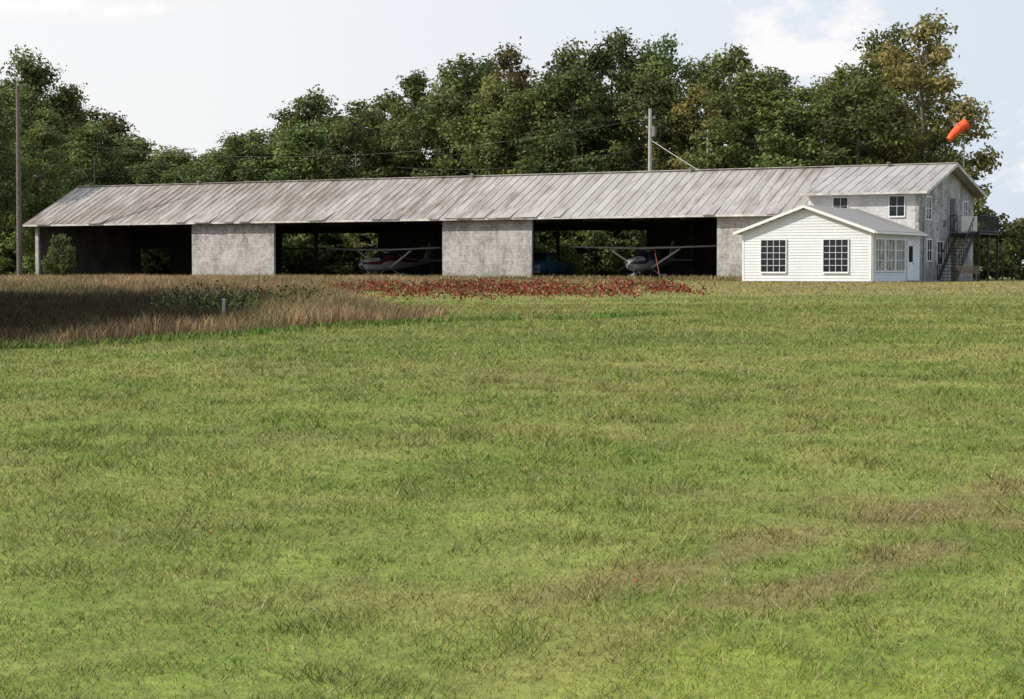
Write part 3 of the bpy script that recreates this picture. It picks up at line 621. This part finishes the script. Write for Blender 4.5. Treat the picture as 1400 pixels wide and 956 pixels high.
# ---------------------------------------------------------------- aircraft
m_white=simple('aircraft_white',(.44,.44,.44),.4,noise=.08)
m_red=simple('aircraft_stripe',(.14,.03,.03),.35,noise=.1)
m_bluest=simple('aircraft_stripe_blue',(.05,.06,.10),.35,noise=.1)
m_rub=simple('rubber',(.02,.02,.02),.8,noise=.2)
def airplane(loc,rot,stripe,sc_=.93,prop=.6):
    E=empty('light_airplane',loc,rot,H,sc_)
    S=[(0,.16,.92,1.24),(.12,.34,.76,1.38),(.5,.46,.66,1.46),(1.25,.52,.6,1.54),(1.6,.55,.58,1.60),(2.1,.58,.58,2.06),(2.9,.58,.6,2.12),(3.7,.55,.64,2.06),(4.6,.40,.76,1.72),(6.3,.22,.98,1.5),(8.0,.05,1.15,1.4)]
    mb=MB(); n=16; rings=[]
    for y,hw,zb,zt in S:
        r=[];zc_=(zb+zt)/2;hh=(zt-zb)/2
        for i in range(n):
            a=2*math.pi*i/n; ca,sa=math.cos(a),math.sin(a)
            r.append((hw*math.copysign(abs(ca)**.65,ca),y,zc_+hh*math.copysign(abs(sa)**.65,sa)))
        rings.append(r)
    V=[p for r in rings for p in r]; Fs=[];M=[]
    for k in range(len(S)-1):
        for i in range(n):
            Fs.append((k*n+i,k*n+(i+1)%n,(k+1)*n+(i+1)%n,(k+1)*n+i))
            mt=0
            if k==4 and 1<=i<=6: mt=2
            if k in(5,6) and i in(0,1,6,7) : mt=2 if i in(1,6) else 0
            if k in(1,2,3,4,5,6,7,8) and i in (0,7) and mt==0: mt=1
            M.append(mt)
    Fs.append(tuple(range(n)));M.append(0)
    mb.v=V;mb.f=[list(f) for f in Fs];mb.mi=M; mb.obj('fuselage',[m_white,stripe,m_glass],E,smooth=True)
    mb=MB()
    for sgn in (-1,1):
        prof=[(0,.0),(.03,.07),(.35,.13),(.8,.1),(1.6,.0),(.8,-.03),(.2,-.04)]
        secs=[(0.0,2.0,2.12,1.0),(2.6,2.0,2.17,1.0),(5.35,2.15,2.26,.72),(5.5,2.3,2.28,.5)]
        vs=[];m_=len(prof)
        for sx,y0,z0,c in secs:
            for a,b_ in prof: vs.append((sgn*sx,y0+a*c,z0+b_*c))
        fs=[]
        for k in range(3):
            for i in range(m_): fs.append((k*m_+i,k*m_+(i+1)%m_,(k+1)*m_+(i+1)%m_,(k+1)*m_+i))
        fs.append(tuple(range(3*m_,4*m_))); mb.add(vs,fs)
        mb.beam((sgn*.5,2.6,.82),(sgn*2.6,2.6,2.12),.05,.12)
        mb.add([(0,7.0,1.36),(sgn*1.7,7.35,1.36),(sgn*1.7,8.0,1.36),(0,8.1,1.36),(0,7.0,1.42),(sgn*1.7,7.35,1.41),(sgn*1.7,8.0,1.39),(0,8.1,1.39)],[(0,1,2,3),(4,5,6,7),(0,1,5,4),(1,2,6,5),(2,3,7,6)])
        mb.beam((sgn*.4,3.2,.68),(sgn*1.2,3.25,.22),.14,.05)
    mb.prism_x([(6.6,1.4),(7.3,1.6),(7.9,2.75),(8.35,2.75),(8.2,1.3)],-.04,.04)
    mb.cyl((0,-.28,1.06),(0,0.02,1.06),.02,.17,12)
    for wx,wy in ((-1.25,3.25),(1.25,3.25),(0,.75)):
        n_=8; r_=[(-.42,.03,.22),(-.25,.12,.24),(0,.14,.27),(.3,.09,.25),(.5,.02,.24)]
        vs=[]
        for a,hw,zc_ in r_:
            for i in range(n_):
                t_=2*math.pi*i/n_; vs.append((wx+hw*math.cos(t_),wy+a,zc_+.02+hw*1.3*math.sin(t_)))
        fs=[(k*n_+i,k*n_+(i+1)%n_,(k+1)*n_+(i+1)%n_,(k+1)*n_+i) for k in range(4) for i in range(n_)]
        mb.add(vs,fs)
    mb.cyl((0,.75,.35),(0,.7,.8),.045,n=8)
    mb.obj('wings_tail_struts',m_white,E)
    mb=MB()
    for wx,wy in ((-1.25,3.25),(1.25,3.25),(0,.75)): mb.cyl((wx-.07,wy,.2),(wx+.07,wy,.2),.2,n=16)
    for k in (0,1):
        a=prop+math.pi*k; d=Vector((math.cos(a),0,math.sin(a)))
        p=Vector((0,-.12,1.06)); mb.beam(p,p+d*.95,.13,.03)
    for sgn in(-1,1): mb.box(sgn*.25-.13,sgn*.25+.13,-.02,.05,1.1,1.26)
    mb.obj('propeller_and_wheels',m_rub,E)
airplane((-6.6,1.7,.03),math.radians(3),m_bluest,.93,.5)
airplane((-27.6,3.2,.03),math.radians(-8),m_red,.93,2.4)
mb=MB(); mb.cyl((-4.0,.6,.05),(-4.9,1.6,2.1),.022,n=6); mb.box(-4.15,-3.85,.5,.7,.03,.1); mb.obj('tow_bar',simple('red_paint',(.28,.04,.03),.5),H)
m_tb=simple('blue_car_paint',(.03,.10,.20),.3,noise=.08)
TK=empty('pickup_truck',(-14.5,2.6,.03),math.radians(4),H,1.08)
mb=MB()
mb.prism_x([(0,.45),(5.2,.45),(5.2,1.05),(3.0,1.08),(1.45,1.08),(.1,.98)],-.92,.92)
mb.obj('body',m_tb,TK,bevel=.06)
mb=MB(); mb.add([(-.82,1.3,1.08),(.82,1.3,1.08),(.82,3.0,1.08),(-.82,3.0,1.08),(-.68,1.85,1.68),(.68,1.85,1.68),(.7,2.9,1.68),(-.7,2.9,1.68)],[(0,3,2,1),(4,5,6,7),(0,1,5,4),(1,2,6,5),(2,3,7,6),(3,0,4,7)])
mb.obj('cab',m_tb,TK,bevel=.04)
mb=MB()
mb.add([(-.72,1.36,1.13),(.72,1.36,1.13),(.62,1.8,1.62),(-.62,1.8,1.62)],[(0,1,2,3)])
for s_ in(-1,1): mb.add([(s_*.815,1.6,1.15),(s_*.815,2.85,1.15),(s_*.72,2.8,1.6),(s_*.72,1.95,1.6)],[(0,1,2,3)])
mb.obj('glass',m_glass,TK).location=(0,-.02,.01)
mb=MB()
for wx in(-.85,.85):
    for wy in(.95,4.2): mb.cyl((wx-.12,wy,.36),(wx+.12,wy,.36),.36,n=20)
mb.box(-.55,.55,-.03,.0,.62,.88); mb.obj('wheels_and_grille',m_rub,TK)
mb=MB(); mb.box(-.95,.95,-.12,0,.42,.56); mb.box(-.86,-.6,-.04,.02,.64,.86); mb.box(.6,.86,-.04,.02,.64,.86); mb.obj('bumper_and_headlights',simple('chrome',(.6,.6,.6),.25,.6),TK)

# ---------------------------------------------------------------- poles, wires, windsock
m_pole=simple('weathered_pole',(.13,.11,.095),.9,noise=.3,scale=5)
m_lpole=simple('pale_pole',(.34,.33,.31),.8,noise=.2,scale=5)
def upole(x,y,top,r=.14,arm=True,name='utility_pole',mat=None):
    E=empty(name,(x,y,FLOOR)); mb=MB(); t_=top-FLOOR; mb.cyl((0,0,-.3),(0,0,t_),r,r*.65,10); 
    if arm: mb.beam((-.35,0,t_-.6),(.35,.05,t_-.6),.1,.12)
    mb.obj('post',mat or m_lpole,E)
    if arm:
        mb=MB()
        for a in(-.3,.3): mb.cyl((a,0.03,t_-.54),(a,.03,t_-.36),.05,.03,8)
        mb.cyl((.25,-.1,t_-1.9),(.25,-.1,t_-1.2),.15,n=10)
        mb.obj('insulators',m_grayw,E)
    return E
upole(9.45,135.5,12.7,.18); upole(13.4,135.5,11.3,.12)
E=upole(-34.9,140,14.7,.2,False,'tall_pole',m_pole); mb=MB(); mb.cyl((0,0,13.5),(0,0,16.6),.03,.02,6); mb.obj('antenna',m_grayw,E)
upole(-32.6,154.5,10.5,.09,False,mat=m_pole)
mb=MB()
def wire(p0,p1,sag,n=14,r=.010):
    p0=Vector(p0);p1=Vector(p1); pr=None
    for i in range(n+1):
        t_=i/n; p=p0.lerp(p1,t_); p.z-=sag*4*t_*(1-t_)
        if pr is not None: mb.cyl(pr,p,r,r,4,False)
        pr=p
wire((9.4,135.5,12.1),(13.4,135.5,10.7),.3); wire((9.4,135.5,10.2),(-8,137,8.8),.7); wire((9.4,135.5,12.1),(-32.6,154.5,11.3),1.6); wire((13.4,135.5,10.7),(34,150,10.5),.8)
mb.obj('overhead_wires',simple('wire',(.12,.12,.12),.6))
mb=MB(); wire((9.45,135.5,10.6),(12.6,133.5,8.4),.02,r=.02); mb.obj('guy_wire',m_trim)
E=empty('windsock',(29.9,131,FLOOR)); mb=MB(); mb.cyl((0,0,-.3),(0,0,10.5),.06,.04,8); mb.obj('mast',m_grayw,E)
mb=MB(); pts=[Vector((.15,0,10.35)),Vector((-.3,-.05,10.05)),Vector((-.75,-.1,9.6)),Vector((-1.05,-.12,9.25))]; rr=[.36,.33,.26,.19]
for i in range(3): mb.cyl(pts[i],pts[i+1],rr[i],rr[i+1],14,False)
m_or=simple('orange_fabric',(.85,.10,.025),.7,noise=.12,scale=3)
o=mb.obj('sock',m_or,E,smooth=True)
mb=MB(); mb.beam((0,0,10.35),(.15,0,10.35),.05,.05); mb.obj('swivel',m_blk,E)
E=empty('marker_post',(-6.75,46.2,float(gh(0,46.2)))); mb=MB(); mb.cyl((0,0,-.1),(0,0,.48),.035,.035,10); mb.cyl((0,0,.48),(0,0,.52),.045,.03,10); mb.obj('post',simple('dull_white',(.36,.36,.36),.6),E)
E=empty('garden_bench',(25.2,109.8,FLOOR-.02),ang); mb=MB()
for k in range(4): mb.box(-.75,.75,-.25+k*.12,-.16+k*.12,.43,.46)
for k in range(3): mb.beam((-.75,.30+k*.03,.56+k*.14),(.75,.30+k*.03,.56+k*.14),.03,.1)
for x_ in(-.68,.68):
    mb.box(x_-.03,x_+.03,-.25,-.19,0,.62); mb.beam((x_,.22,0),(x_,.40,.92),.05,.06); mb.box(x_-.03,x_+.03,-.27,.3,.62,.65)
mb.obj('slats_and_legs',m_wood,E)
E=empty('picnic_table',(30.0,117.5,FLOOR-.02),.3); mb=MB()
for k in range(5): mb.box(-.9,.9,-.38+k*.155,-.24+k*.155,.72,.76)
for y_ in(-.72,.6): mb.box(-.9,.9,y_,y_+.12,.43,.46); mb.box(-.9,.9,y_+.13,y_+.2,.43,.46)
for x_ in(-.65,.65): mb.beam((x_,-.6,0),(x_,-.2,.72),.05,.09); mb.beam((x_,.6,0),(x_,.2,.72),.05,.09); mb.box(x_-.03,x_+.03,-.75,.8,.36,.43)
mb.obj('boards',m_wood,E)
P=np.array([(-1.72,11.2,0),(-.98,7.9,0),(.6,9.6,0),(-1.3,8.4,0)],float); P[:,2]=gh(P[:,0],P[:,1])+.04
plant_patch('fallen_leaves',P,np.full(len(P),.014),np.tile(np.array([.45,.12,.03]),(len(P),1)),m_blade)
